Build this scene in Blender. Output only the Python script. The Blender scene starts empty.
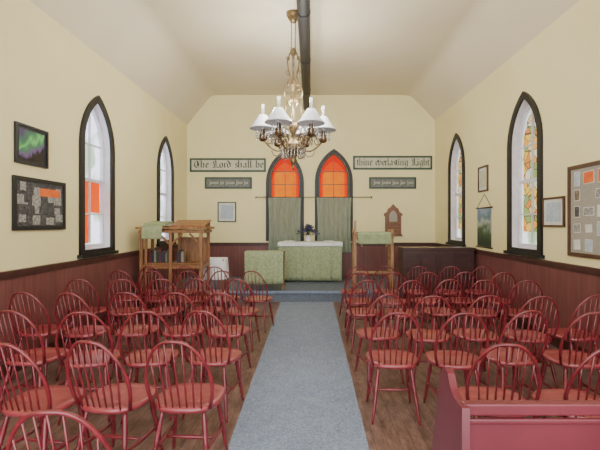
import bpy, bmesh, math, random
from mathutils import Vector, Matrix
random.seed(7)
S=bpy.context.scene
COL=S.collection
H=1.55
# ------------------------------------------------------------------ materials
def rgb(r,g,b):
    f=lambda c:(c/255/12.92) if c/255<=0.04045 else ((c/255+0.055)/1.055)**2.4
    return (f(r),f(g),f(b),1)
class NT:
    def __init__(s,name):
        s.m=bpy.data.materials.new(name); s.m.use_nodes=True
        s.t=s.m.node_tree; s.p=s.t.nodes['Principled BSDF']; s.out=s.t.nodes['Material Output']
    def n(s,typ,**kw):
        nd=s.t.nodes.new(typ)
        for k,v in kw.items(): setattr(nd,k,v)
        return nd
    def l(s,a,b): s.t.links.new(a,b)
    def coord(s,scale=(1,1,1),rot=(0,0,0)):
        tc=s.n('ShaderNodeTexCoord'); mp=s.n('ShaderNodeMapping')
        mp.inputs['Scale'].default_value=scale; mp.inputs['Rotation'].default_value=rot
        s.l(tc.outputs['Object'],mp.inputs['Vector']); return mp.outputs['Vector']
    def ramp(s,fac,stops,interp='LINEAR'):
        r=s.n('ShaderNodeValToRGB'); r.color_ramp.interpolation=interp
        els=r.color_ramp.elements
        while len(els)<len(stops): els.new(0.5)
        for e,(p,c) in zip(els,stops): e.position=p; e.color=c
        s.l(fac,r.inputs['Fac']); return r.outputs['Color']
    def bump(s,h,st=0.3,d=0.01):
        b=s.n('ShaderNodeBump'); b.inputs['Strength'].default_value=st; b.inputs['Distance'].default_value=d
        s.l(h,b.inputs['Height']); s.l(b.outputs['Normal'],s.p.inputs['Normal'])
def M(name,c,c2=None,rough=0.5,scale=8,sc=(1,1,1),metal=0,bump=0,detail=4,spec=.5,coat=0):
    k=NT(name); v=k.coord(sc)
    nz=k.n('ShaderNodeTexNoise'); nz.inputs['Scale'].default_value=scale; nz.inputs['Detail'].default_value=detail
    k.l(v,nz.inputs['Vector'])
    if c2 is None: c2=tuple(x*0.82 for x in c[:3])+(1,)
    k.l(k.ramp(nz.outputs['Fac'],[(0.3,c2),(0.7,c)]),k.p.inputs['Base Color'])
    k.p.inputs['Roughness'].default_value=rough; k.p.inputs['Metallic'].default_value=metal; k.p.inputs['Specular IOR Level'].default_value=spec
    if coat: k.p.inputs['Coat Weight'].default_value=coat; k.p.inputs['Coat Roughness'].default_value=.3
    if bump: k.bump(nz.outputs['Fac'],bump)
    return k.m
def EM(name,c,st,c2=None,scale=6,lo=.35,hi=.65):
    k=NT(name); v=k.coord()
    nz=k.n('ShaderNodeTexNoise'); nz.inputs['Scale'].default_value=scale; k.l(v,nz.inputs['Vector'])
    col=k.ramp(nz.outputs['Fac'],[(lo,c2 or c),(hi,c)])
    k.l(col,k.p.inputs['Emission Color']); k.p.inputs['Base Color'].default_value=(c[0]*.06,c[1]*.06,c[2]*.06,1); k.p.inputs['Emission Strength'].default_value=st
    k.p.inputs['Roughness'].default_value=.6; k.p.inputs['Specular IOR Level'].default_value=.1
    return k.m
m_wall=M('cream_plaster',rgb(240,230,180),rgb(235,223,170),.8,1.5,bump=.05)
m_ceil=M('ceiling_paint',rgb(230,220,194),rgb(225,213,185),.85,1.0,bump=.05)
m_black=M('black_trim',rgb(32,33,33),rgb(22,22,22),.5)
m_dgreen=M('dark_green_trim',rgb(60,82,70),rgb(46,66,55),.5)
m_white=M('white_paint',rgb(228,225,234),rgb(214,212,222),.5)
m_red=M('red_chair_paint',rgb(126,34,46),rgb(102,24,35),.3,12,spec=.6,coat=.2)
m_redseat=M('sheen_red_seat_paint',rgb(154,60,70),rgb(130,42,52),.32,7,(1,3,1),spec=.6,coat=.35)  # chair red made lighter, so the seats' reflected sheen sits in the colour
m_pew=M('maroon_pew_paint',rgb(112,38,50),rgb(94,28,40),.4,3,(1,1,1))
m_wood=M('oak_wood',rgb(160,112,70),rgb(116,78,48),.45,5,(6,6,1))
m_wood2=M('light_pine',rgb(180,140,98),rgb(150,112,72),.5,5,(6,6,1))
m_fwood=M('brown_frame_wood',rgb(96,68,46),rgb(70,48,34),.45,8)
m_dwood=M('dark_stained_wood',rgb(74,44,42),rgb(52,30,30),.35,4,(1,6,6))
m_brass=M('aged_brass',rgb(150,128,92),rgb(86,68,46),.38,20,metal=.7)
m_brown=M('bronze_oil_font',rgb(120,92,62),rgb(80,58,40),.25,metal=.4)
m_pipe=M('black_stovepipe',rgb(18,18,20),rgb(10,10,12),.6)
m_linen=M('white_linen',rgb(235,235,240),rgb(215,216,224),.8)
m_paper=M('paper',rgb(226,226,220),rgb(205,205,198),.7)
m_paper2=M('blue_grey_paper',rgb(190,202,212),rgb(160,174,190),.7,30)
m_grey=M('grey_print',rgb(96,96,98),rgb(40,40,42),.6,40)
m_grey2=M('light_grey_print',rgb(186,184,180),rgb(96,94,92),.6,50)
m_orangep=M('orange_print',rgb(240,120,50),rgb(215,90,30),.6)
m_sepia=M('sepia_print',rgb(150,136,114),rgb(80,70,58),.6,40)
m_leaf=M('dark_leaves',rgb(60,74,60),rgb(36,46,40),.6)
m_petal=M('blue_petals',rgb(80,84,130),rgb(56,56,96),.6)
m_cork=M('grey_beige_board',rgb(172,166,154),rgb(150,144,132),.8,60)
m_rodm=M('iron_rod',rgb(90,86,80),rgb(60,56,50),.4,metal=.6)
k=NT('worn_floorboards'); v=k.coord((1,1,1),(0,0,math.pi/2))
br=k.n('ShaderNodeTexBrick'); k.l(v,br.inputs['Vector'])
br.inputs['Scale'].default_value=1; br.inputs['Brick Width'].default_value=2.6; br.inputs['Row Height'].default_value=.09
br.inputs['Mortar Size'].default_value=.002; br.inputs['Color1'].default_value=rgb(132,106,98); br.inputs['Color2'].default_value=rgb(120,95,88); br.inputs['Mortar'].default_value=rgb(78,58,54)
v2=k.coord((5,1.8,1)); nz=k.n('ShaderNodeTexNoise'); nz.inputs['Scale'].default_value=3; nz.inputs['Detail'].default_value=8; nz.inputs['Roughness'].default_value=.75; k.l(v2,nz.inputs['Vector'])
mx=k.n('ShaderNodeMixRGB',blend_type='MULTIPLY'); mx.inputs['Fac'].default_value=.85
k.l(br.outputs['Color'],mx.inputs['Color1']); k.l(k.ramp(nz.outputs['Fac'],[(.36,(.42,.34,.31,1)),(.5,(.85,.8,.78,1)),(.64,(1.4,1.4,1.42,1))]),mx.inputs['Color2'])
k.l(mx.outputs['Color'],k.p.inputs['Base Color']); k.p.inputs['Roughness'].default_value=.36
m_floor=k.m
def carpet(name,c1,c2):
    k=NT(name); v=k.coord()
    a=k.n('ShaderNodeTexNoise'); a.inputs['Scale'].default_value=95; a.inputs['Detail'].default_value=4; a.inputs['Roughness'].default_value=.6; k.l(v,a.inputs['Vector'])
    b=k.n('ShaderNodeTexNoise'); b.inputs['Scale'].default_value=7; k.l(v,b.inputs['Vector'])
    ad=k.n('ShaderNodeMath',operation='MULTIPLY_ADD'); k.l(b.outputs['Fac'],ad.inputs[0]); ad.inputs[1].default_value=.1
    mu=k.n('ShaderNodeMath',operation='MULTIPLY'); k.l(a.outputs['Fac'],mu.inputs[0]); mu.inputs[1].default_value=.9
    k.l(mu.outputs[0],ad.inputs[2])
    k.l(k.ramp(ad.outputs[0],[(.36,c2),(.64,c1)]),k.p.inputs['Base Color'])
    k.p.inputs['Roughness'].default_value=.95; k.p.inputs['Specular IOR Level'].default_value=.1; k.bump(a.outputs['Fac'],.3,.004)
    return k.m
m_carpet=carpet('speckled_blue_grey_carpet',rgb(158,170,194),rgb(106,118,144))
m_carpet2=carpet('dark_step_carpet',rgb(122,132,146),rgb(84,92,106))
def bead(name,c1,c2):
    k=NT(name); v=k.coord()
    w=k.n('ShaderNodeTexWave',wave_type='BANDS',bands_direction='X',wave_profile='SAW'); w.inputs['Scale'].default_value=3.6; w.inputs['Distortion'].default_value=0; k.l(v,w.inputs['Vector'])
    nz=k.n('ShaderNodeTexNoise'); nz.inputs['Scale'].default_value=3; k.l(k.coord((4,.6,1)),nz.inputs['Vector'])
    base=k.ramp(nz.outputs['Fac'],[(.3,c2),(.7,c1)])
    ln=k.ramp(w.outputs['Fac'],[(0,(.45,.45,.45,1)),(.1,(1,1,1,1)),(.88,(1,1,1,1)),(1,(.45,.45,.45,1))])
    mx=k.n('ShaderNodeMixRGB',blend_type='MULTIPLY'); mx.inputs['Fac'].default_value=.7; k.l(base,mx.inputs['Color1']); k.l(ln,mx.inputs['Color2'])
    k.l(mx.outputs['Color'],k.p.inputs['Base Color']); k.p.inputs['Roughness'].default_value=.4; k.bump(ln,.4,.006)
    return k.m
m_wains=bead('maroon_beadboard',rgb(126,78,76),rgb(112,68,66))
m_cap=M('maroon_cap',rgb(84,50,46),rgb(66,38,36),.4)
k=NT('sage_brocade'); v=k.coord()
vo=k.n('ShaderNodeTexVoronoi'); vo.inputs['Scale'].default_value=26; k.l(v,vo.inputs['Vector'])
k.l(k.ramp(vo.outputs['Distance'],[(.2,rgb(166,176,142)),(.6,rgb(142,154,118))]),k.p.inputs['Base Color']); k.p.inputs['Roughness'].default_value=.75
m_sage=k.m
k=NT('sage_curtain'); k.l(k.ramp((lambda nz:(k.l(k.coord((8,1,1)),nz.inputs['Vector']),nz)[1])(k.n('ShaderNodeTexNoise')).outputs['Fac'],[(.3,rgb(128,140,124)),(.7,rgb(150,160,142))]),k.p.inputs['Base Color'])
k.p.inputs['Roughness'].default_value=.85
tr=k.n('ShaderNodeBsdfTranslucent'); tr.inputs['Color'].default_value=rgb(170,186,160); ms=k.n('ShaderNodeMixShader'); ms.inputs[0].default_value=.1
k.l(k.p.outputs[0],ms.inputs[1]); k.l(tr.outputs[0],ms.inputs[2]); k.l(ms.outputs[0],k.out.inputs['Surface']); m_curt=k.m
m_sagep=M('plain_sage_cloth',rgb(160,172,134),rgb(140,152,114),.8,10)
m_gred=EM('red_glass',(1,.03,.001,1),.9,(.9,.015,.001,1))  # altar panes glow by themselves in place of light from behind
m_gor=EM('amber_glass_lit',(1,.25,.001,1),1.15,(1,.17,.001,1))
m_gor3=EM('red_orange_glass',(1,.09,.001,1),1.05,(1,.06,.001,1))
m_gor2=EM('orange_glass_lit',(1,.12,.003,1),1.4,(1,.08,.002,1))
m_gwhite=EM('glowing_daylight_glass',rgb(230,230,248),3.0,rgb(150,176,146),2.2,.4,.5)  # outside daylight and greenery painted into self-glowing panes that light the room
m_gpale=EM('pale_daylight_glass',rgb(226,226,232),2.3,rgb(150,172,130),4,.36,.56)
def stained(name,cols,st,scale):  # emission stands in for daylight coming through the coloured cells
    k=NT(name); v=k.coord()
    vo=k.n('ShaderNodeTexVoronoi'); vo.inputs['Scale'].default_value=scale; k.l(v,vo.inputs['Vector'])
    ve=k.n('ShaderNodeTexVoronoi',feature='DISTANCE_TO_EDGE'); ve.inputs['Scale'].default_value=scale; k.l(v,ve.inputs['Vector'])
    sp=k.n('ShaderNodeSeparateColor'); k.l(vo.outputs['Color'],sp.inputs['Color'])
    c=k.ramp(sp.outputs[0],[(i/len(cols),cc) for i,cc in enumerate(cols)],'CONSTANT')
    ln=k.ramp(ve.outputs['Distance'],[(.02,(.03,.03,.03,1)),(.06,(1,1,1,1))])
    mx=k.n('ShaderNodeMixRGB',blend_type='MULTIPLY'); mx.inputs['Fac'].default_value=1; k.l(c,mx.inputs['Color1']); k.l(ln,mx.inputs['Color2'])
    k.l(mx.outputs['Color'],k.p.inputs['Emission Color']); k.p.inputs['Base Color'].default_value=(.05,.05,.04,1); k.p.inputs['Emission Strength'].default_value=st
    return k.m
m_stain=stained('amber_stained_glass',[(.85,.7,.35,1),(.95,.42,.02,1),(.9,.68,.25,1),(1,.55,.04,1),(.3,.42,.1,1),(.8,.78,.6,1),(.98,.6,.06,1),(.9,.25,.02,1)],1.2,8)
k=NT('milk_glass'); k.p.inputs['Base Color'].default_value=rgb(206,209,216); k.p.inputs['Roughness'].default_value=.25; m_milk=k.m
k=NT('clear_chimney_glass'); k.p.inputs['Base Color'].default_value=(.7,.75,.8,1); k.p.inputs['Roughness'].default_value=.05; k.p.inputs['Alpha'].default_value=.22; m_clear=k.m
k=NT('crystal'); k.p.inputs['Base Color'].default_value=(.6,.6,.6,1); k.p.inputs['Roughness'].default_value=.08; k.p.inputs['Metallic'].default_value=.4; k.p.inputs['Alpha'].default_value=.5; m_crys=k.m
k=NT('aurora_print'); tc=k.n('ShaderNodeTexCoord'); sp=k.n('ShaderNodeSeparateXYZ'); k.l(tc.outputs['Object'],sp.inputs[0])
nz=k.n('ShaderNodeTexNoise'); nz.inputs['Scale'].default_value=5; nz.inputs['Distortion'].default_value=1; k.l(k.coord((1,.6,1)),nz.inputs['Vector'])
ad=k.n('ShaderNodeMath',operation='MULTIPLY_ADD'); k.l(nz.outputs['Fac'],ad.inputs[0]); ad.inputs[1].default_value=.4; k.l(sp.outputs[1],ad.inputs[2])
sx=k.n('ShaderNodeMath',operation='MULTIPLY_ADD'); k.l(sp.outputs[0],sx.inputs[0]); sx.inputs[1].default_value=-.3; k.l(ad.outputs[0],sx.inputs[2])
k.l(k.ramp(sx.outputs[0],[(.08,rgb(14,16,18)),(.12,rgb(110,80,140)),(.18,rgb(50,120,84)),(.24,rgb(110,200,110)),(.31,rgb(50,120,80)),(.4,rgb(60,44,90))]),k.p.inputs['Base Color']); k.p.inputs['Roughness'].default_value=.35
m_aur=k.m
k=NT('mountain_print'); tc=k.n('ShaderNodeTexCoord'); sp=k.n('ShaderNodeSeparateXYZ'); k.l(tc.outputs['Object'],sp.inputs[0])
nz=k.n('ShaderNodeTexNoise'); nz.inputs['Scale'].default_value=5; k.l(tc.outputs['Object'],nz.inputs['Vector'])
ad=k.n('ShaderNodeMath',operation='MULTIPLY_ADD'); k.l(nz.outputs['Fac'],ad.inputs[0]); ad.inputs[1].default_value=.5; k.l(sp.outputs[1],ad.inputs[2])
k.l(k.ramp(ad.outputs[0],[(.0,rgb(40,60,44)),(.2,rgb(60,90,60)),(.36,rgb(170,180,170)),(.46,rgb(90,120,140)),(.52,rgb(130,150,170))]),k.p.inputs['Base Color'])
m_mount=k.m
# ------------------------------------------------------------------ mesh helpers
def box(bm,c,s,R=None,mi=0):
    vs=[]
    for dx in(-.5,.5):
        for dy in(-.5,.5):
            for dz in(-.5,.5):
                p=Vector((dx*s[0],dy*s[1],dz*s[2]))
                if R: p=R@p
                vs.append(bm.verts.new(p+Vector(c)))
    for f in((0,1,3,2),(4,6,7,5),(0,4,5,1),(2,3,7,6),(0,2,6,4),(1,5,7,3)):
        bm.faces.new([vs[i] for i in f]).material_index=mi
def tube(bm,pts,r,n=8,closed=False,mi=0,cap=True):
    pts=[Vector(p) for p in pts]; N=len(pts)
    if not hasattr(r,'__len__'): r=[r]*N
    rings=[]; up=None
    for i,p in enumerate(pts):
        if closed: t=pts[(i+1)%N]-pts[i-1]
        else: t=pts[min(i+1,N-1)]-pts[max(i-1,0)]
        t.normalize()
        if up is None: up=Vector((0,0,1)) if abs(t.z)<.9 else Vector((1,0,0))
        a=t.cross(up)
        if a.length<1e-4: a=t.cross(Vector((0,1,0)))
        a.normalize(); b=a.cross(t).normalized(); up=b
        rings.append([bm.verts.new(p+(a*math.cos(q)+b*math.sin(q))*r[i]) for q in [2*math.pi*j/n for j in range(n)]])
    for i in range(N if closed else N-1):
        A=rings[i];B_=rings[(i+1)%N]
        for j in range(n):
            f=bm.faces.new((A[j],A[(j+1)%n],B_[(j+1)%n],B_[j])); f.material_index=mi; f.smooth=True
    if not closed and cap:
        bm.faces.new(rings[0][::-1]).material_index=mi; bm.faces.new(rings[-1]).material_index=mi
def lathe(bm,prof,n=20,c=(0,0,0),mi=0,cap=True,flute=0):
    c=Vector(c); rings=[]
    for r,z in prof:
        rings.append([bm.verts.new(c+Vector((r*(1+flute*math.cos(math.pi*j))*math.cos(2*math.pi*j/n),r*(1+flute*math.cos(math.pi*j))*math.sin(2*math.pi*j/n),z))) for j in range(n)])
    for A,B_ in zip(rings,rings[1:]):
        for j in range(n):
            f=bm.faces.new((A[j],A[(j+1)%n],B_[(j+1)%n],B_[j])); f.smooth=True; f.material_index=mi
    if cap:
        bm.faces.new(rings[0][::-1]); bm.faces.new(rings[-1])
def plate_mesh(outs,w0,w1):
    cu=bpy.data.curves.new('t','CURVE'); cu.dimensions='2D'; cu.fill_mode='BOTH'; cu.extrude=(w1-w0)/2
    for o in outs:
        sp=cu.splines.new('POLY'); sp.points.add(len(o)-1); sp.use_cyclic_u=True
        for p,q in zip(sp.points,o): p.co=(q[0],q[1],0,1)
    ob=bpy.data.objects.new('t',cu); COL.objects.link(ob)
    bpy.context.view_layer.update()
    me=bpy.data.meshes.new_from_object(ob); bpy.data.objects.remove(ob); bpy.data.curves.remove(cu)
    me.transform(Matrix.Translation((0,0,(w0+w1)/2))); me.materials.clear()
    return me
def tag(ob,label=None,category=None,group=None,kind=None):
    if label: ob['label']=label
    if category: ob['category']=category
    if group: ob['group']=group
    if kind: ob['kind']=kind
    return ob
def mk(name,src,mats,parent=None,mw=None,bevel=0,smooth=False,**kw):
    if isinstance(src,bmesh.types.BMesh):
        bmesh.ops.recalc_face_normals(src,faces=src.faces)
        me=bpy.data.meshes.new(name); src.to_mesh(me); src.free()
    else: me=src; me.name=name
    if not isinstance(mats,(list,tuple)): mats=[mats]
    for m in mats: me.materials.append(m)
    if smooth:
        for p in me.polygons: p.use_smooth=True
    ob=bpy.data.objects.new(name,me); COL.objects.link(ob)
    if parent: ob.parent=parent
    if mw is not None: ob.matrix_local=mw
    if bevel:
        b=ob.modifiers.new('bevel','BEVEL'); b.width=bevel; b.segments=2; b.limit_method='ANGLE'
    return tag(ob,**kw)
def empty(name,mw,**kw):
    e=bpy.data.objects.new(name,None); COL.objects.link(e); e.matrix_world=mw if isinstance(mw,Matrix) else Matrix.Translation(mw); e.empty_display_size=.1
    return tag(e,**kw)
def B(): return bmesh.new()
def bars(name,lst,mat,parent,bevel=.004):
    for b in lst:
        bm=B(); box(bm,*b); mk(name,bm,mat,parent,bevel=bevel)
RY=lambda a:Matrix.Rotation(a,3,'Y')
def axes(u,v,w,o):
    m=Matrix.Identity(4)
    for i,a in enumerate((u,v,w)):
        for j in range(3): m[j][i]=a[j]
    for j in range(3): m[j][3]=o[j]
    return m
WX=3.1; YB=10.0; Y0=-1.6
def L(y,z,w=0): return axes((0,1,0),(0,0,1),(1,0,0),(-WX+w,y,z))
def Rr(y,z,w=0): return axes((0,-1,0),(0,0,1),(-1,0,0),(WX-w,y,z))
def Bk(x,z,w=0): return axes((1,0,0),(0,0,1),(0,-1,0),(x,YB-w,z))
def gothic(wd,h0,h1,rise,n=9):
    hs=h1-rise; a=wd/2; Rr_=(a*a+rise*rise)/(2*a)
    pts=[(-a,h0),(a,h0),(a,hs)]
    cx=a-Rr_; th=math.asin(min(1,rise/Rr_))
    for i in range(1,n): 
        t=th*i/n; pts.append((cx+Rr_*math.cos(t),hs+Rr_*math.sin(t)))
    pts.append((0,h1))
    for i in range(n-1,0,-1):
        t=th*i/n; pts.append((-(cx+Rr_*math.cos(t)),hs+Rr_*math.sin(t)))
    pts.append((-a,hs)); return pts
def rect(x0,y0,x1,y1): return [(x0,y0),(x1,y0),(x1,y1),(x0,y1)]
def shift(o,dx,dy): return [(x+dx,y+dy) for x,y in o]
# blackletter lettering drawn with a broad nib
GL={
'i':([[(-.06,.94),(.0,.86),(.0,.15),(.09,.04)],[(-.05,1.3),(.06,1.18)]],.36),
'n':([[(-.06,.94),(.0,.86),(.0,.15),(.07,.04)],[(.02,.78),(.3,.96),(.38,.84),(.38,.15),(.46,.04)]],.74),
'h':([[(-.04,1.5),(.0,1.42),(.0,.15),(.07,.04)],[(.02,.78),(.3,.96),(.38,.84),(.38,.1),(.26,-.12)]],.72),
't':([[(.03,1.25),(.0,1.1),(.0,.15),(.15,.03)],[(-.14,.9),(.2,.9)]],.38),
'e':([[(.3,.6),(.32,.82),(.16,.97),(.0,.82),(.0,.16),(.16,.03),(.32,.14)],[(.3,.62),(.03,.46)]],.5),
'o':([[(.18,.97),(.0,.84),(.0,.16),(.2,.03),(.38,.16),(.38,.84),(.18,.97)]],.68),
'r':([[(-.06,.94),(.0,.86),(.0,.15),(.09,.04)],[(.02,.78),(.18,.96),(.3,.84)]],.44),
'd':([[(.0,1.45),(.38,.9),(.38,.16),(.2,.03),(.0,.16),(.0,.8),(.18,.95),(.36,.86)]],.68),
's':([[(.3,.86),(.14,.97),(.0,.8),(.02,.62),(.28,.4),(.3,.18),(.12,.03),(-.04,.14)]],.46),
'a':([[(.02,.84),(.18,.97),(.36,.84),(.36,.14),(.45,.04)],[(.34,.56),(.02,.42),(.0,.16),(.14,.03),(.34,.16)]],.7),
'l':([[(-.04,1.5),(.0,1.42),(.0,.15),(.12,.03)]],.34),
'b':([[(-.04,1.5),(.0,1.42),(.0,.16),(.18,.03),(.38,.16),(.38,.82),(.22,.96),(.02,.78)]],.68),
'v':([[(-.1,1.1),(.0,.9),(.0,.16),(.2,.02),(.38,.18),(.38,.82),(.24,.96)]],.68),
'g':([[(.36,.92),(.18,.97),(.0,.84),(.0,.2),(.18,.07),(.36,.2)],[(.44,.98),(.38,.84),(.38,-.22),(.2,-.4),(-.02,-.28)]],.7),
'T':([[(-.02,1.15),(.2,1.42),(.5,1.3),(.82,1.45)],[(.1,1.1),(.0,.75),(.06,.3),(.34,.02),(.7,.16)],[(.44,1.3),(.44,.3)],[(.62,1.1),(.62,.3)]],1.0),
'L':([[(.5,1.2),(.3,1.45),(.06,1.2),(.2,.9),(.2,.2),(.0,.04)],[(.05,.12),(.35,.02),(.6,.14),(.85,.02),(.92,.2)],[(.46,1.25),(.46,.2)]],1.05),
' ':([],.5)}
def blackletter(txt,w,xh,cx,cy,z0,th=.003):
    adv=sum(GL[c][1] for c in txt); sx=w/(adv-.2); bm=B(); X=0
    nv=Vector((.095*math.cos(.7),.095*math.sin(.7)))
    for c in txt:
        for st in GL[c][0]:
            for a,b in zip(st,st[1:]):
                a=Vector((a[0]+X,a[1]));b=Vector((b[0]+X,b[1]))
                if abs((b-a).x*nv.y-(b-a).y*nv.x)<1e-5: continue
                q=[a-nv,a+nv,b+nv,b-nv]
                lo=[bm.verts.new((cx-w/2+p.x*sx,cy+p.y*xh,z0)) for p in q]; hi=[bm.verts.new((cx-w/2+p.x*sx,cy+p.y*xh,z0+th)) for p in q]
                bm.faces.new(hi); bm.faces.new(lo[::-1])
                for i in range(4): bm.faces.new((lo[i],lo[(i+1)%4],hi[(i+1)%4],hi[i]))
        X+=GL[c][1]
    return bm
# ------------------------------------------------------------------ shell
ZL,ZR,ZC,XC=4.0,4.12,4.75,2.48
bm=B(); box(bm,(0,(Y0+YB)/2,-.05),(6.6,YB-Y0+.4,.1)); mk('floor',bm,m_floor,kind='structure')
holeY=[5.8,8.5]
SILL=1.12
def side(fn,name,top,apex,sgn):
    mid=(Y0+YB)/2; half=(YB-Y0)/2
    outs=[rect(-half,-.02,half,top)]
    for y in holeY:
        u=(y-mid)*sgn
        outs.append(shift(gothic(.74,SILL+.06,apex-.1,.66),u,0))
    mk(name,plate_mesh(outs,-.22,0),m_wall,mw=fn(mid,0),kind='structure')
side(L,'wall_left',ZL,3.4,1); side(Rr,'wall_right',ZR,3.46,-1)
BW=[(-.65,3.37),(.57,3.4)]
outs=[[(-WX-.2,-.02),(WX+.2,-.02),(WX+.2,ZR),(WX,ZR),(XC,ZC),(-XC,ZC),(-WX,ZL),(-WX-.2,ZL)]]
for x,a in BW: outs.append(shift(gothic(.76,1.2,a-.09,.68),x,0))
mk('wall_back',plate_mesh(outs,-.2,0),m_wall,mw=Bk(0,0),kind='structure')
bm=B()
pr=[(-WX-.2,ZL),(-WX,ZL)]
def fil(p0,p1,p2,n=5):
    return [tuple((1-t)**2*a+2*t*(1-t)*b+t*t*c for a,b,c in zip(p0,p1,p2)) for t in [i/n for i in range(n+1)]]
lz=lambda x:ZL+(ZC-ZL)*(x+WX)/(WX-XC); rz=lambda x:ZR+(ZC-ZR)*(WX-x)/(WX-XC)
pr+=fil((-XC-.1,lz(-XC-.1)),(-XC,ZC),(-XC+.14,ZC)); pr+=fil((XC-.14,ZC),(XC,ZC),(XC+.1,rz(XC+.1)))
pr+=[(WX,ZR),(WX+.2,ZR)]
V=[[bm.verts.new((x,y,z)) for x,z in pr] for y in (Y0,YB+.2)]
V2=[[bm.verts.new((x,y,z+.15)) for x,z in pr] for y in (Y0,YB+.2)]
for i in range(len(pr)-1):
    bm.faces.new((V[0][i],V[0][i+1],V[1][i+1],V[1][i])); bm.faces.new((V2[0][i],V2[0][i+1],V2[1][i+1],V2[1][i]))
mk('ceiling',bm,m_ceil,kind='structure')
tn=[0]
def trim(bm,mat,mw,**k):
    tn[0]+=1; return mk('trim_%d'%tn[0],bm,mat,mw=mw,kind='structure',**k)
mid=(Y0+YB)/2; ln=YB-Y0
for fn in (L,Rr):
    bm=B(); box(bm,(0,.51,.012),(ln,1.02,.024)); trim(bm,m_wains,fn(mid,0))
    bm=B(); box(bm,(0,1.04,.025),(ln,.045,.05)); box(bm,(0,1.005,.018),(ln,.05,.036)); trim(bm,m_cap,fn(mid,0))
bm=B(); box(bm,(0,.51,.012),(2*WX-.05,1.02,.024)); trim(bm,m_wains,Bk(0,0))
bm=B(); box(bm,(0,1.04,.025),(2*WX-.1,.045,.05)); box(bm,(0,1.005,.018),(2*WX-.1,.05,.036)); trim(bm,m_cap,Bk(0,0))
for nm,fn in (('baseboard_left',L),('baseboard_right',Rr)):
    bm=B(); box(bm,(0,.07,.032),(ln,.14,.016)); mk(nm,bm,m_cap,mw=fn(mid,0),kind='structure')
wn=[0]
def side_window(fn,y,apex,stain,label):
    wn[0]+=1
    e=empty('window_%d'%wn[0],fn(y,0),kind='structure'); e['label']=label; 
    mk('frame',plate_mesh([gothic(.92,SILL,apex,.78),gothic(.74,SILL+.06,apex-.1,.66)],0,.035),m_black,e)
    mk('reveal',plate_mesh([gothic(.74,SILL+.06,apex-.1,.66),gothic(.725,SILL+.067,apex-.11,.645)],-.21,-.001),m_white,e)
    mk('sash',plate_mesh([gothic(.725,SILL+.067,apex-.11,.645),gothic(.64,SILL+.12,apex-.17,.57)],-.15,-.09),m_white,e)
    hz=SILL+1.05
    bm=B(); box(bm,(0,hz,-.115),(.66,.05,.05)); mk('meeting_rail',bm,m_white,e)
    bm=B(); box(bm,(0,(SILL+.12+apex-.17)/2,-.115),(.022,apex-SILL-.35,.03)); mk('glazing_bar',bm,m_white,e)
    for zz in(SILL+.56,hz+.52):
        bm=B(); box(bm,(0,zz,-.115),(.64,.022,.03)); mk('glazing_bar',bm,m_white,e)
    mk('glass_pane',plate_mesh([gothic(.66,SILL+.11,apex-.16,.58)],-.14,-.133),m_gwhite if stain!='y' else m_gpale,e)
    if stain=='red':
        mk('orange_glass_pane',plate_mesh([rect(-.31,SILL+.14,-.005,hz-.02)],-.132,-.129),m_gor2,e)
        mk('orange_glass_pane',plate_mesh([rect(-.005,SILL+.58,.31,hz-.02)],-.132,-.129),m_gor2,e)
    elif stain=='y':
        mk('stained_glass_pane',plate_mesh([gothic(.56,SILL+.3,apex-.22,.5)],-.132,-.129),m_stain,e)
    bm=B(); box(bm,(0,SILL-.02,.03),(1.0,.045,.085)); mk('sill',bm,m_black,e)
side_window(L,5.8,3.4,'red','pointed arch window with black casing and orange lower panes')
side_window(L,8.5,3.4,'clear','pointed arch window with black casing and clear panes')
side_window(Rr,5.8,3.46,'y','pointed arch window with amber stained glass and black casing')
side_window(Rr,8.5,3.46,'y','pointed arch window with amber stained glass near the altar wall')
for x,a in BW:
    wn[0]+=1
    e=empty('window_%d'%wn[0],Bk(x,0),kind='structure'); e['label']='pointed altar window with glowing red and amber glass'
    mk('frame',plate_mesh([gothic(.95,1.1,a,.82),gothic(.76,1.2,a-.09,.68)],0,.035),m_black,e)
    mk('sash',plate_mesh([gothic(.76,1.2,a-.09,.68),gothic(.7,1.26,a-.13,.62)],-.1,-.04),m_dgreen,e)
    bm=B(); box(bm,(0,2.25,-.06),(.016,1.9,.02)); mk('glazing_bar',bm,m_cap,e)
    for zz in(2.84,2.52):
        bm=B(); box(bm,(0,zz,-.06),(.7,.016,.02)); mk('glazing_bar',bm,m_cap,e)
    mk('glass_pane',plate_mesh([gothic(.72,1.24,a-.12,.63)],-.09,-.085),m_gred,e)
    mk('orange_glass_pane',plate_mesh([gothic(.64,1.3,a-.3,.46)],-.084,-.081),m_gor3,e)
    mk('amber_glass_pane',plate_mesh([gothic(.54,1.3,2.84,.12)],-.08,-.077),m_gor,e)
# ------------------------------------------------------------------ carpet, platform
bm=B()
z=.005
q=[(-.55,Y0),(.37,Y0),(.43,7.84),(-.6,7.84)]
vt=[bm.verts.new((x,y,z)) for x,y in q]; vb=[bm.verts.new((x,y,.0005)) for x,y in q]
bm.faces.new(vt); bm.faces.new(vb[::-1])
for i in range(4): bm.faces.new((vb[i],vb[(i+1)%4],vt[(i+1)%4],vt[i]))
mk('aisle_runner',bm,m_carpet,label='long speckled blue-grey carpet runner down the aisle',category='carpet')
PZ=.22
bm=B(); box(bm,(0,8.92,PZ/2-.003),(6.1,2.1,PZ-.006),mi=0); box(bm,(0,7.86,PZ-.028),(6.1,.03,.045),mi=1)
mk('altar_platform',bm,[m_carpet2,m_carpet],label='low carpeted platform beneath the altar',category='platform')
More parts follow.
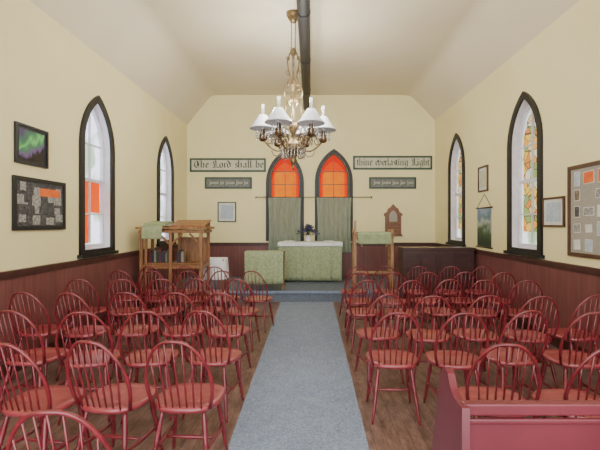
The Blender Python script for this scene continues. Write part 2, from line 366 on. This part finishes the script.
# ------------------------------------------------------------------ chairs
cm={}
bm=B()
def seat_out(k,zz,sq=0):
    pts=[]
    for i in range(28):
        t=2*math.pi*i/28; c,s=math.cos(t),math.sin(t)
        x=.208*math.copysign(abs(c)**.72,c)*(1+.07*s); y=.2*math.copysign(abs(s)**.75,s)
        pts.append((x*k,y*k,zz))
    return pts
rings=[]
for kk,zz in((.86,.418),(.97,.424),(1,.436),(.985,.45),(.93,.456),(.7,.446),(.35,.439)):
    rings.append([bm.verts.new(p) for p in seat_out(kk,zz)])
for A,C in zip(rings,rings[1:]):
    for j in range(28): bm.faces.new((A[j],A[(j+1)%28],C[(j+1)%28],C[j])).smooth=True
bm.faces.new(rings[0]); bm.faces.new(rings[-1])
cm['seat']=bm
bm=B(); bow=[]
def bowpt(t):
    c,s=math.cos(t),math.sin(t)
    zz=.44+.44*abs(s)**.8; f=(zz-.44)/.44
    x=-math.copysign(abs(c)**.75,c)*(.172+.035*math.sin(math.pi*min(1,f*1.0)))
    return Vector((x,-.145-.03*(1-abs(c))-.125*f,zz))
for i in range(25): bow.append(bowpt(math.pi*i/24))
bow[0].z=bow[-1].z=.44
tube(bm,bow,[.0092 if 3<i<21 else .0115 for i in range(25)],8)
for i in range(7):
    xb=-.125+.25*i/6; 
    xt=xb*1.22; best=min([bowpt(math.pi*(.08+.84*j/200)) for j in range(201)],key=lambda p:abs(p.x-xt)-p.z*.001)
    b0=Vector((xb,-.178+.5*xb*xb,.445)); 
    tube(bm,[b0,b0.lerp(best,.25),b0.lerp(best,.5),best],[.0048,.007,.0052,.004],6)
cm['backrest']=bm
def turned(bm,a,b,rad):
    a=Vector(a);b=Vector(b)
    tube(bm,[a.lerp(b,t) for t,_ in rad],[r for _,r in rad],8)
LR=[(0,.011),(.12,.0135),(.3,.0175),(.42,.0125),(.45,.017),(.48,.012),(.55,.0155),(.62,.0165),(.75,.014),(.9,.011),(1,.0098)]
legs=[]; tops=[(-.135,.12),(.135,.12),(-.125,-.125),(.125,-.125)]; bots=[(-.185,.185),(.185,.185),(-.18,-.21),(.18,-.21)]
for (tx,ty),(bx,by) in zip(tops,bots):
    b=B(); turned(b,(tx,ty,.425),(bx,by,0.005),LR); legs.append(b)
bm=B()
def legat(i,zz):
    t=1-zz/.425; return Vector((tops[i][0]+(bots[i][0]-tops[i][0])*t,tops[i][1]+(bots[i][1]-tops[i][1])*t,zz))
SR=[(0,.008),(.2,.01),(.45,.014),(.55,.014),(.8,.01),(1,.008)]
turned(bm,legat(0,.19),legat(2,.19),SR); turned(bm,legat(1,.19),legat(3,.19),SR)
turned(bm,(legat(0,.19)+legat(2,.19))/2,(legat(1,.19)+legat(3,.19))/2,SR)
proto=[]
proto.append(mk('seat',cm['seat'],m_redseat)); proto.append(mk('backrest',cm['backrest'],m_red))
for b in legs: proto.append(mk('leg',b,m_red))
proto.append(mk('stretcher',bm,m_red))
first=[True]
def chair(x,y,rot,grp):
    e=empty('windsor_chair',Matrix.Translation((x,y,0))@Matrix.Rotation(math.radians(rot),4,'Z'),
      label='dark red painted bow-back Windsor chair in a row',category='chair',group=grp)
    for p in proto:
        o=p if first[0] else p.copy()
        if not first[0]: COL.objects.link(o)
        o.parent=e
    first[0]=False
rowsL=[(1.75,[-.95]),(2.55,[-.76,-1.21,-1.67]),(3.3,[-.8,-1.31,-1.79,-2.27]),(4.15,[-.84,-1.32,-1.8,-2.28,-2.77]),
 (5.05,[-.87,-1.35,-1.83,-2.31,-2.79]),(5.85,[-.77,-1.26,-1.74,-2.22,-2.7]),(6.43,[-1.5,-2.0,-2.5])]
rowsR=[(2.5,[1.14,1.62]),(3.3,[.67,1.15,1.64,2.13]),(3.98,[.68,1.16,1.64,2.12,2.6]),(4.98,[.65,1.13,1.61,2.09,2.57]),
 (5.72,[.68,1.16,1.65,2.14,2.64]),(6.46,[.7,1.2,1.7,2.2,2.7])]
for rows,g in((rowsL,'red chairs on the side with the northern lights picture'),(rowsR,'red chairs on the bulletin board side')):
    for y,xs in rows:
        for x in xs:
            chair(x+random.uniform(-.01,.01),y+random.uniform(-.05,.05),random.uniform(-11,11),g)
# ------------------------------------------------------------------ pew
e=empty('pew',Matrix.Translation((1.6,1.8,0)),label='maroon painted wooden pew with pointed end boards',category='pew')
PXH=1.0
def pew_end(x):
    o=[(-.2,0),(.2,0),(.2,.42),(.17,.54),(.13,.62),(.11,.72),(.08,.82),(.045,.88),(.01,.9),(-.03,.885),(-.06,.84),(-.1,.815),(-.15,.81),(-.2,.81)]
    mk('end_board',plate_mesh([o],-.016,.016),m_pew,e,mw=axes((0,1,0),(0,0,1),(1,0,0),(x,0,0)),bevel=.006)
pew_end(-PXH+.02); pew_end(PXH)
bm=B(); box(bm,(0,-.15,.58),(2*PXH-.04,.02,.32)); mk('backrest',bm,m_pew,e,bevel=.005)
bm=B(); box(bm,(0,-.155,.79),(2*PXH-.04,.045,.05)); box(bm,(0,-.166,.74),(2*PXH-.04,.016,.025)); mk('top_rail',bm,m_pew,e,bevel=.008)
bm=B(); box(bm,(0,.02,.43),(2*PXH-.04,.34,.03)); mk('seat',bm,m_redseat,e,bevel=.005)
# ------------------------------------------------------------------ stovepipe
bm=B(); tube(bm,[(-.1,Y0+.02,4.42),(-.1,9.98,4.42)],.088,20)
for y in (0.6,2.2,3.8,5.4,7.0,8.6): tube(bm,[(-.1,y,4.42),(-.1,y+.05,4.42)],.094,20)
mk('stovepipe',bm,m_pipe,label='black metal stovepipe running beneath the ceiling',category='pipe')
# ------------------------------------------------------------------ chandelier
cx,cy=-.27,6.1
e=empty('chandelier',Matrix.Translation((cx,cy,2.42)),label='ornate brass oil lamp chandelier with white glass shades',category='chandelier')
def C(z): return z-2.42
bm=B(); lathe(bm,[(.02,C(4.6)),(.05,C(4.62)),(.1,C(4.7)),(.11,C(4.75))],20); mk('canopy',bm,m_brass,e)
for s in(-.03,.03):
    bm=B(); tube(bm,[(s,0,C(4.1)),(s,0,C(4.62))],.004,6)
    for i in range(14): 
        zc=4.12+i*.037; w_=.011
        tube(bm,[(s-w_,0,C(zc)),(s,.0,C(zc+.02)),(s+w_,0,C(zc)),(s,0,C(zc-.02))],.004,5,closed=True)
    mk('chain',bm,m_brass,e)
for s in(-1,1):
    bm=B()
    tube(bm,[(s*.02,0,C(4.2)),(s*.05,0,C(4.14)),(s*.09,0,C(4.02)),(s*.075,0,C(3.88)),(s*.05,0,C(3.78)),(s*.09,0,C(3.68)),(s*.14,0,C(3.56)),(s*.12,0,C(3.44))],.011,7)
    for zz,rr_ in((4.06,.03),(3.84,.035),(3.62,.04)):
        tube(bm,[(s*(.08+rr_*math.cos(q)*(1-q/12)),0,C(zz)+rr_*math.sin(q)) for q in [j*.5 for j in range(14)]],.007,5)
    mk('lyre_frame',bm,m_brass,e)
bm=B(); lathe(bm,[(.01,C(4.22)),(.04,C(4.19)),(.05,C(4.15)),(.02,C(4.1)),(.014,C(3.8)),(.03,C(3.74)),(.05,C(3.7)),(.055,C(3.64)),(.025,C(3.57)),(.03,C(3.5)),(.065,C(3.46)),(.07,C(3.38)),(.03,C(3.32)),(.02,C(3.28)),(.03,C(3.1)),(.07,C(3.05)),(.075,C(2.98)),(.03,C(2.9)),(.05,C(2.82)),(.12,C(2.76)),(.14,C(2.7)),(.09,C(2.6)),(.04,C(2.54)),(.06,C(2.5)),(.03,C(2.45)),(.012,C(2.4)),(.018,C(2.38)),(.003,C(2.35))],20); mk('central_column',bm,m_brass,e)
for i in range(4):
    a=math.radians(i*90); R_=Matrix.Rotation(a,4,'Z')
    bm=B(); s=.12
    tube(bm,[R_@Vector(p) for p in [(s*.8,0,C(3.44)),(s*.9,0,C(3.3)),(s*1.2,0,C(3.15)),(s,0,C(2.95)),(s*.5,0,C(2.8))]],.01,6)
    tube(bm,[R_@Vector((s*(1.5+.4*math.cos(q)),0,C(3.05)+.05*math.sin(q))) for q in [j*.5 for j in range(11)]],.007,5)
    tube(bm,[R_@Vector((s*(1.0+.55*math.cos(q)*(1-q/14)),0,C(2.6)+.07*math.sin(q))) for q in [j*.5 for j in range(14)]],.007,5)
    mk('side_scroll',bm,m_brass,e)
NA=6; RA=.46
for i in range(NA):
    a=math.radians(6+60*i); ca,sa=math.cos(a),math.sin(a)
    P=lambda r,z:(r*ca,r*sa,C(z))
    bm=B(); pts=[]
    for t in range(13):
        u=t/12; r=.05+(RA-.05)*u; zz=2.74-.13*math.sin(u*math.pi)+(.08*u)
        pts.append(P(r,zz))
    tube(bm,pts,.014,7)
    sc=[P(.22+.08*math.cos(q)*(1-q/14),2.8+.08*math.sin(q)*(1-q/14)) for q in [j*.6 for j in range(16)]]
    tube(bm,sc,.009,6); tube(bm,[P(RA-.1+.05*math.cos(q)*(1-q/12),2.8+.05*math.sin(q)) for q in [j*.6 for j in range(12)]],.008,6)
    tube(bm,[P(.08,2.98),P(.2,3.02),P(.3,2.96),P(.36,2.86)],.008,6)
    tube(bm,[P(.14,2.64),P(.22,2.56),P(.3,2.58),P(.33,2.65)],.008,6)
    mk('arm',bm,m_brass,e)
    c0=(RA*ca,RA*sa,.03)
    bm=B(); lathe(bm,[(.015,C(2.75)),(.05,C(2.765)),(.068,C(2.81)),(.056,C(2.85)),(.03,C(2.89)),(.028,C(2.93)),(.034,C(2.94))],16,c0); mk('oil_font',bm,m_brown,e)
    bm=B(); lathe(bm,[(.06,C(3.15)),(.068,C(3.135)),(.09,C(3.1)),(.122,C(3.05)),(.155,C(2.995)),(.193,C(2.955)),(.2,C(2.943)),(.186,C(2.945)),(.148,C(2.985)),(.115,C(3.04)),(.084,C(3.09)),(.063,C(3.125)),(.06,C(3.15))],40,c0,cap=False,flute=.02); mk('lamp_shade',bm,m_milk,e)
    bm=B(); lathe(bm,[(.028,C(2.94)),(.04,C(3.02)),(.03,C(3.1)),(.022,C(3.2)),(.024,C(3.32))],14,c0,cap=False); mk('glass_chimney',bm,m_clear,e)
    bm=B()
    for j in range(12):
        b=2*math.pi*j/12; px,py=RA*ca+.1*math.cos(b),RA*sa+.1*math.sin(b)
        tube(bm,[(px,py,C(2.95)),(px,py,C(2.92)),(px,py,C(2.84)),(px,py,C(2.8))],[.002,.009,.011,.001],5)
    mk('crystal_fringe',bm,m_crys,e)['kind']='stuff'
bm=B()
for j in range(22):
    b=2*math.pi*j/22; px,py=.17*math.cos(b),.17*math.sin(b)
    tube(bm,[(px,py,C(2.72)),(px,py,C(2.66)),(px,py,C(2.56)),(px,py,C(2.52))],[.002,.009,.011,.001],5)
mk('crystal_fringe',bm,m_crys,e)['kind']='stuff'
# ------------------------------------------------------------------ altar wall fittings
def wallpic(name,mw,w,h,fmat,pmat,label,cat,fw=.03,mat_border=None,th=.025,k=.74):
    e=empty(name,mw,label=label,category=cat)
    mk('frame',plate_mesh([rect(-w/2,-h/2,w/2,h/2),rect(-w/2+fw,-h/2+fw,w/2-fw,h/2-fw)],.001,th),fmat,e,bevel=.003)
    mw2,mh2=w-2*fw+.004,h-2*fw+.004
    if mat_border:
        mk('mat_border',plate_mesh([rect(-mw2/2,-mh2/2,mw2/2,mh2/2)],.003,.01),m_paper if mat_border is True else mat_border,e)
        mk('picture',plate_mesh([rect(-mw2/2*k,-mh2/2*k,mw2/2*k,mh2/2*k)],.0101,.013),pmat,e)
    else:
        mk('picture',plate_mesh([rect(-mw2/2,-mh2/2,mw2/2,mh2/2)],.003,.012),pmat,e)
    return e
PX=.025
def bx(x): return (x-311)*PX
def bz(y): return H+(223-y)*PX
m_banner=M('banner_cream',rgb(206,206,180),rgb(188,188,162),.7)
m_ink=M('green_black_ink',rgb(40,50,44),rgb(28,34,30),.6)
for (x0,x1,y0,y1,txt) in((190,266,158.3,172,'The Lord shall be'),(353,432,156,169.7,'thine everlasting Light')):
    w=(x1-x0)*PX;h=(y1-y0)*PX
    e=wallpic('scripture_banner',Bk(bx((x0+x1)/2),bz((y0+y1)/2)),w,h,m_dgreen,m_banner,'long cream scripture banner with dark green border in blackletter','sign',fw=.045)
    mk('lettering',blackletter(txt,w-.19,.12,.02,-.065,.0125),m_ink,e)['kind']='stuff'
m_plq=M('slate_plaque',rgb(124,128,122),rgb(98,102,98),.6,14)
m_plt=M('pale_plaque_lettering',rgb(214,214,196),rgb(196,196,178),.6)
for x0,x1 in((205,252),(369,416)):
    e=wallpic('framed_text_plaque',Bk(bx((x0+x1)/2),bz(183)),(x1-x0)*PX,.29,m_dgreen,m_plq,'small grey framed plaque with a line of pale script','sign',fw=.04)
    bm=B()
    xx=-.47
    while xx<.42:
        n=random.randint(3,7); x1_=min(xx+n*.032,.46); pts=[]
        for j in range(n*8+1):
            u=j/8; pts.append((xx+u*.032+.012*math.sin(u*6.28),.026*math.sin(u*6.28+1.2)*(1+1.1*(j<8)),.015))
        tube(bm,pts,.0045,4); xx=x1_+.04
    mk('lettering',bm,m_plt,e)['kind']='stuff'
e=wallpic('framed_certificate',Bk(bx(227),bz(212)),.46,.5,m_dgreen,m_paper2,'framed pale blue certificate','picture',fw=.025,mat_border=True)
e=empty('hymn_board',Bk(bx(393),bz(236)),label='brown wooden hymn board with stepped peaked top',category='board')
m_hb=M('reddish_wood',rgb(136,92,66),rgb(102,68,48),.45,5,(6,1,1))
o=[(.23,0),(.23,.04),(.2,.04),(.2,.5),(.23,.5),(.23,.56),(.16,.6),(.13,.68),(.07,.72),(0,.8)]
mk('board',plate_mesh([o+[(-x,y) for x,y in o[::-1][1:]]],.001,.03),m_hb,e,bevel=.003)
mk('panel',plate_mesh([gothic(.2,.36,.64,.16)],.031,.036),m_cork,e)
bars('rail',[((0,zz,.04),(.36,.015,.02)) for zz in (.06,.15,.24,.33)],m_wood,e,.002)
RZ=2.19
e=empty('curtain_rod',Matrix.Translation((0,9.9,RZ)),label='thin metal curtain rod spanning both altar windows',category='curtain rod')
bm=B(); tube(bm,[(-1.36,0,0),(1.5,0,0)],.009,8); mk('rod',bm,m_rodm,e)
for x in(-1.36,1.5):
    bm=B(); bmesh.ops.create_uvsphere(bm,u_segments=8,v_segments=6,radius=.022,matrix=Matrix.Translation((x,0,0))); mk('finial',bm,m_rodm,e)
for x in(-1.2,-.03,1.35): 
    bm=B(); tube(bm,[(x,0,0),(x,.099,0)],.007,6); mk('bracket',bm,m_rodm,e)
def curtain(x0,x1,z0,z1,gather):
    bm=B(); N=60; rows=14; vv=[]
    for r in range(rows+1):
        f=r/rows; z=z1+(z0-z1)*f; row=[]
        for i in range(N+1):
            u=i/N; cxm=(x0+x1)/2; half=(x1-x0)/2*(1-gather*math.sin(f*math.pi)*.6)
            row.append(bm.verts.new((cxm+(2*u-1)*half,9.9-.017*math.sin(u*math.pi*14+math.sin(f*3))-.012*math.sin(u*7+f*4),z)))
        vv.append(row)
    for r in range(rows):
        for i in range(N): bm.faces.new((vv[r][i],vv[r][i+1],vv[r+1][i+1],vv[r+1][i])).smooth=True
    mk('curtain',bm,m_curt,label='gathered sage green curtain hanging over the lower altar window',category='curtain',group='altar window curtains')
curtain(-1.06,-.24,.82,RZ-.01,.1); curtain(.14,1.0,.82,RZ-.01,.1)
# ------------------------------------------------------------------ altar
def cloth_over(name,parent,x0,x1,y0,y1,z,drop_f,mat,amp=.008,scallop=0,fold=26,**kw):
    bm=B(); N=80
    path=[(y1,z-.1),(y1,z),(y0,z)]
    n2=8
    for i in range(1,n2+1): path.append((y0-.012,z-drop_f*i/n2))
    vv=[]
    for j,(y,zz) in enumerate(path):
        row=[]
        for i in range(N+1):
            u=i/N; d=max(0,j-2)/n2
            row.append(bm.verts.new((x0+(x1-x0)*u,y-amp*d*(1+math.sin(u*fold)*.7+.3*math.sin(u*fold*2.3+1)),zz+(scallop*abs(math.sin(u*math.pi*20)) if j==len(path)-1 else 0))))
        vv.append(row)
    for r in range(len(path)-1):
        for i in range(N): bm.faces.new((vv[r][i],vv[r][i+1],vv[r+1][i+1],vv[r+1][i])).smooth=r>2
    o=mk(name,bm,mat,parent,**kw); s=o.modifiers.new('solid','SOLIDIFY'); s.thickness=.005; s.offset=1
    return o
e=empty('altar_table',Matrix.Translation((-.02,9.15,PZ)),label='altar table draped in sage brocade with a white linen runner',category='altar')
bm=B(); box(bm,(0,.2,.84),(1.4,.6,.04)); mk('table_top',bm,m_wood,e)
bars('leg',[((x,y,.41),(.07,.07,.82)) for x in(-.62,.62) for y in(-.03,.43)],m_wood,e)
cloth_over('altar_frontal',e,-.72,.72,-.115,.5,.872,.84,m_sage,amp=.03,fold=34)
cloth_over('linen_runner',e,-.73,.73,-.135,.5,.884,.09,m_linen,amp=.003,scallop=.025)
e=empty('flower_arrangement',Matrix.Translation((-.06,9.25,PZ+.895)),label='vase of dark blue flowers and foliage on the altar',category='flowers')
bm=B(); lathe(bm,[(.045,0),(.07,.04),(.06,.1),(.04,.13),(.05,.15)],16); mk('vase',bm,m_linen,e)
bm=B(); bm2=B()
for i in range(120):
    a=random.uniform(0,6.28); r=random.uniform(.02,.26); zz=.38-abs(r)*.7+random.uniform(-.08,.05); zz=max(zz,.1)
    p=Vector((r*math.cos(a),r*math.sin(a)*.6,zz)); 
    Rm=Matrix.Translation(p)@Matrix.Rotation(random.uniform(0,3),4,'Z')@Matrix.Rotation(random.uniform(-1,1),4,'X')@Matrix.Diagonal((.042,.024,.008,1))
    if i%2: bmesh.ops.create_icosphere(bm,subdivisions=1,radius=1,matrix=Rm)
    else: bmesh.ops.create_icosphere(bm2,subdivisions=1,radius=1,matrix=Matrix.Translation(p)@Matrix.Diagonal((.026,.026,.022,1)))
    if i%4==0: tube(bm,[(0,0,.12),p*.6+Vector((0,0,.06)),p],.003,4)
mk('foliage',bm,m_leaf,e)['kind']='stuff'; mk('blossom_cluster',bm2,m_petal,e)['kind']='stuff'
for x in(-.5,.42):
    bm=B(); box(bm,(-.06,0,.012),(.12,.17,.02)); box(bm,(.065,0,.012),(.12,.17,.02),RY(.1))
    mk('open_book',bm,m_paper,mw=Matrix.Translation((x,9.2,PZ+.9)),label='open white service book lying on the altar linen',category='book')
# ------------------------------------------------------------------ prayer desk
e=empty('prayer_desk',Matrix.Translation((-.93,7.99,PZ)),label='wooden prayer desk covered by a hanging sage brocade cloth',category='desk')
bars('post',[((x,y,.36),(.05,.05,.72)) for x in(-.36,.36) for y in(-.02,.24)],m_wood,e)
bm=B(); box(bm,(0,.12,.735),(.8,.36,.03)); mk('desk_top',bm,m_wood,e,bevel=.004)
bm=B(); box(bm,(0,.22,.12),(.72,.03,.06)); mk('rail',bm,m_wood,e,bevel=.004)
cloth_over('hanging_cloth',e,-.38,.38,-.085,.2,.765,.64,m_sage,amp=.03,fold=18)
# ------------------------------------------------------------------ pulpit
e=empty('pulpit',Matrix.Translation((-2.38,7.02,0)),label='tall oak pulpit with open desk on posts beside the wall',category='pulpit')
bars('post',[((x,y,.72),(.05,.05,1.44)) for x in(-.52,-.02,.5) for y in(-.18,.3)],m_wood,e,.005)
bars('post',[((-.44,-.18,.72),(.04,.04,1.44))],m_wood,e,.005)
bars('desk_top',[((0,.06,1.465),(1.2,.62,.04)),((0,.06,1.405),(1.12,.56,.05))],m_wood,e,.006)
bm=B(); box(bm,(.27,.02,1.545),(.6,.46,.025),Matrix.Rotation(.22,3,'X')); box(bm,(.27,.2,1.52),(.58,.04,.1)); mk('slanted_desk',bm,m_wood,e,bevel=.004)
bars('rail',[((0,y,zz),(1.0,.04,.06)) for zz in(.2,.8) for y in(-.18,.3)]+[((x,.06,zz),(.04,.44,.06)) for x in (-.52,.5) for zz in(.8,.2)],m_wood,e)
bars('brace',[((x,-.18,1.27),(.03,.03,.28),RY(s*.78)) for x,s in((-.12,-1),(.08,1),(.4,-1))],m_wood,e)
bars('panel',[((.24,.3,1.06),(.46,.02,.46))],m_wood,e,.002)
bm=B(); box(bm,(-.0,.06,.85),(.98,.46,.025)); mk('shelf',bm,m_wood,e)
cloth_over('desk_cloth',e,-.47,-.13,-.27,.3,1.5,.22,m_sagep,amp=.004)
bm=B(); box(bm,(-.3,.02,1.54),(.36,.4,.05),Matrix.Rotation(.1,3,'X')); mk('reading_board',bm,m_sagep,e)
bc=[rgb(120,40,40),rgb(50,60,90),rgb(60,50,44),rgb(150,140,120),rgb(40,70,60)]
bmats=[M('book_cover_%d'%i,c,None,.5) for i,c in enumerate(bc)]
x=-2.84
for i in range(14):
    t=random.uniform(.025,.045); h=random.uniform(.17,.22)
    bm=B(); box(bm,(0,0,h/2),(t,.14,h)); box(bm,(0,-.003,h/2),(t*.7,.14,h-.01))
    mk('hymn_book',bm,bmats[i%5],mw=Matrix.Translation((x+t/2,7.05,.8635)),bevel=.002,label='worn hymn book standing upright on the pulpit shelf',category='book',group='hymn books on the pulpit shelf')
    x+=t+.003
    if abs(x+2.4)<.05: x+=.09
e=empty('side_table',Matrix.Translation((-1.84,7.6,0)),label='small side table covered with a draped white cloth',category='table')
bm=B(); box(bm,(0,0,.86),(.44,.34,.03)); mk('table_top',bm,m_wood,e)
bars('leg',[((x,y,.425),(.04,.04,.85)) for x in(-.18,.18) for y in(-.13,.13)],m_wood,e)
bm=B(); N=72; rr=[]
for z_,k_ in((.885,1),(.87,1.02),(.78,1.04),(.65,1.05),(.5,1.07)):
    row=[]
    for i in range(N):
        t=2*math.pi*i/N; c,s=math.cos(t),math.sin(t)
        q=1+.07*math.sin(t*12)*max(0,(.87-z_)/.37)
        row.append(bm.verts.new((.24*k_*q*math.copysign(min(1,abs(c)**.45),c),.185*k_*q*math.copysign(min(1,abs(s)**.45),s),z_)))
    rr.append(row)
for A,C2 in zip(rr,rr[1:]):
    for j in range(N): bm.faces.new((A[j],A[(j+1)%N],C2[(j+1)%N],C2[j])).smooth=True
bm.faces.new(rr[0])
mk('tablecloth',bm,m_linen,e)
# ------------------------------------------------------------------ lectern right
e=empty('lectern',Matrix.Translation((1.27,8.05,PZ)),label='wooden lectern with sage cloth over its slanted desk',category='lectern')
bars('post',[((-.38,0,.69),(.045,.05,1.38)),((-.38,.3,.6),(.045,.05,1.2)),((.36,0,.6),(.06,.05,1.2)),((.36,.3,.6),(.05,.05,1.2))],m_wood2,e)
bm=B(); box(bm,(0,.15,1.12),(.8,.4,.04)); box(bm,(0,-.02,1.06),(.76,.03,.09)); mk('desk_top',bm,m_wood,e,bevel=.004)
bars('brace',[((.3,0,.95),(.03,.03,.24),RY(.6)),((-.3,0,.95),(.03,.03,.24),RY(-.6))],m_wood2,e)
bars('rail',[((.36,.15,.12),(.05,.36,.05)),((-.38,.15,.12),(.045,.36,.05)),((.36,.15,.62),(.04,.3,.05)),((0,.3,.3),(.72,.03,.05))],m_wood2,e)
cloth_over('desk_cloth',e,-.33,.33,-.06,.33,1.145,.24,m_sagep,amp=.004)
# ------------------------------------------------------------------ choir stall
e=empty('choir_stall',Matrix.Translation((2.36,7.42,0)),label='dark stained panelled choir stall front beside the wall',category='choir stall')
bars('panel',[((0,0,.53),(1.32,.05,1.06)),((-.64,.19,.53),(.05,.33,1.06)),((.64,.19,.53),(.05,.33,1.06))],m_dwood,e)
bm=B(); box(bm,(0,.16,1.075),(1.38,.42,.035)); mk('cap_rail',bm,m_dwood,e,bevel=.005)
for i in range(4):
    x=-.49+i*.325; mk('moulding',plate_mesh([rect(x-.15,.12,x+.15,1.0),rect(x-.125,.145,x+.125,.975)],.025,.04),m_dwood,e,mw=axes((1,0,0),(0,0,1),(0,-1,0),(0,0,0)),bevel=.003)
# ------------------------------------------------------------------ side wall pictures
wallpic('framed_photograph',L(4.43,2.4),.52,.43,m_black,m_aur,'black framed photograph of green northern lights','picture',fw=.025,mat_border=m_black,k=.84)
e=wallpic('framed_photo_collage',L(4.58,1.76),.88,.58,m_black,m_grey,'black framed collage of old grey photographs','picture',fw=.045)
bm=B()
for i in range(26):
    w_=random.uniform(.08,.17); h_=random.uniform(.07,.13)
    px=-.3+.12*(i%6)+random.uniform(-.03,.03); py=-.17+.11*(i//6)+random.uniform(-.02,.02)
    px=max(-.385+w_/2,min(.385-w_/2,px)); py=max(-.235+h_/2,min(.235-h_/2,py))
    box(bm,(px,py,.013+i*.0001),(w_,h_,.003),mi=(i*5)%3%2 if i%4 else 1)
box(bm,(.15,.14,.0185),(.36,.09,.002),mi=2)
mk('photo_print',bm,[m_grey,m_grey2,m_orangep],e)['kind']='stuff'
wallpic('framed_certificate',Rr(5.1,1.69),.46,.38,m_fwood,m_paper2,'brown framed certificate on white mat','picture',fw=.025,mat_border=True)
wallpic('framed_certificate',Rr(7.18,2.34),.4,.46,m_fwood,m_banner,'narrow brown framed document above the hanging scroll','picture',fw=.03,mat_border=True)
e=wallpic('bulletin_board',Rr(4.35,1.69),.9,1.06,m_fwood,m_cork,'wood framed cork bulletin board covered with photographs','bulletin board',fw=.045)
mm=[m_grey2,m_sepia,m_paper,m_grey,m_paper2]
k_=0
for j in range(5):
    for i in range(4):
        k_+=1
        if k_ in(3,14): continue
        bm=B(); w=random.uniform(.09,.18); h=random.uniform(.09,.17)
        box(bm,(0,0,.0145),(w,h,.002),mi=1); box(bm,(0,0,.016),(w-.016,h-.016,.002),mi=0)
        mat=m_orangep if (j==4 and i in(1,2,3)) else mm[(k_*7)%5]
        mk('photograph',bm,[mat,m_paper],mw=Rr(4.35+.29-i*.195,1.3+j*.19)@Matrix.Rotation(random.uniform(-.07,.07),4,'Z'),label='small print pinned to the bulletin board',category='photograph',group='prints on the bulletin board')
e=empty('hanging_scroll',Rr(7.14,1.47),label='hanging fabric scroll with mountain landscape and wooden rods',category='wall hanging')
bm=B(); box(bm,(0,0,.012),(.56,.68,.006)); mk('fabric',bm,m_mount,e)
for zz in(.35,-.35):
    bm=B(); tube(bm,[(-.33,zz,.015),(.33,zz,.015)],.013,8); mk('rod',bm,m_dwood,e)
bm=B(); tube(bm,[(-.3,.35,.015),(0,.6,.006),(.3,.35,.015)],.004,5); mk('cord',bm,m_black,e)
# ------------------------------------------------------------------ light
w=bpy.data.worlds.new('World'); S.world=w; w.use_nodes=True
bg=w.node_tree.nodes['Background']; bg.inputs['Color'].default_value=(.95,.975,1,1); bg.inputs['Strength'].default_value=5.7
for i in range(6):
    a=math.radians(6+60*i)
    l=bpy.data.lights.new('chandelier_fill_light','POINT'); l.energy=30; l.color=(1,.97,.92); l.shadow_soft_size=.04  # fill lights added above the unlit chandelier to brighten ceiling and back wall
    o=bpy.data.objects.new('chandelier_fill_light',l); COL.objects.link(o); o.location=(cx+RA*math.cos(a),cy+RA*math.sin(a),3.43)
cam=bpy.data.cameras.new('Camera'); co=bpy.data.objects.new('Camera',cam); COL.objects.link(co)
cam.sensor_width=36; cam.lens=24; cam.shift_x=-11/600; cam.shift_y=-2/600; cam.clip_start=.05
co.location=(0,0,H); co.rotation_euler=(math.pi/2,0,0); S.camera=co
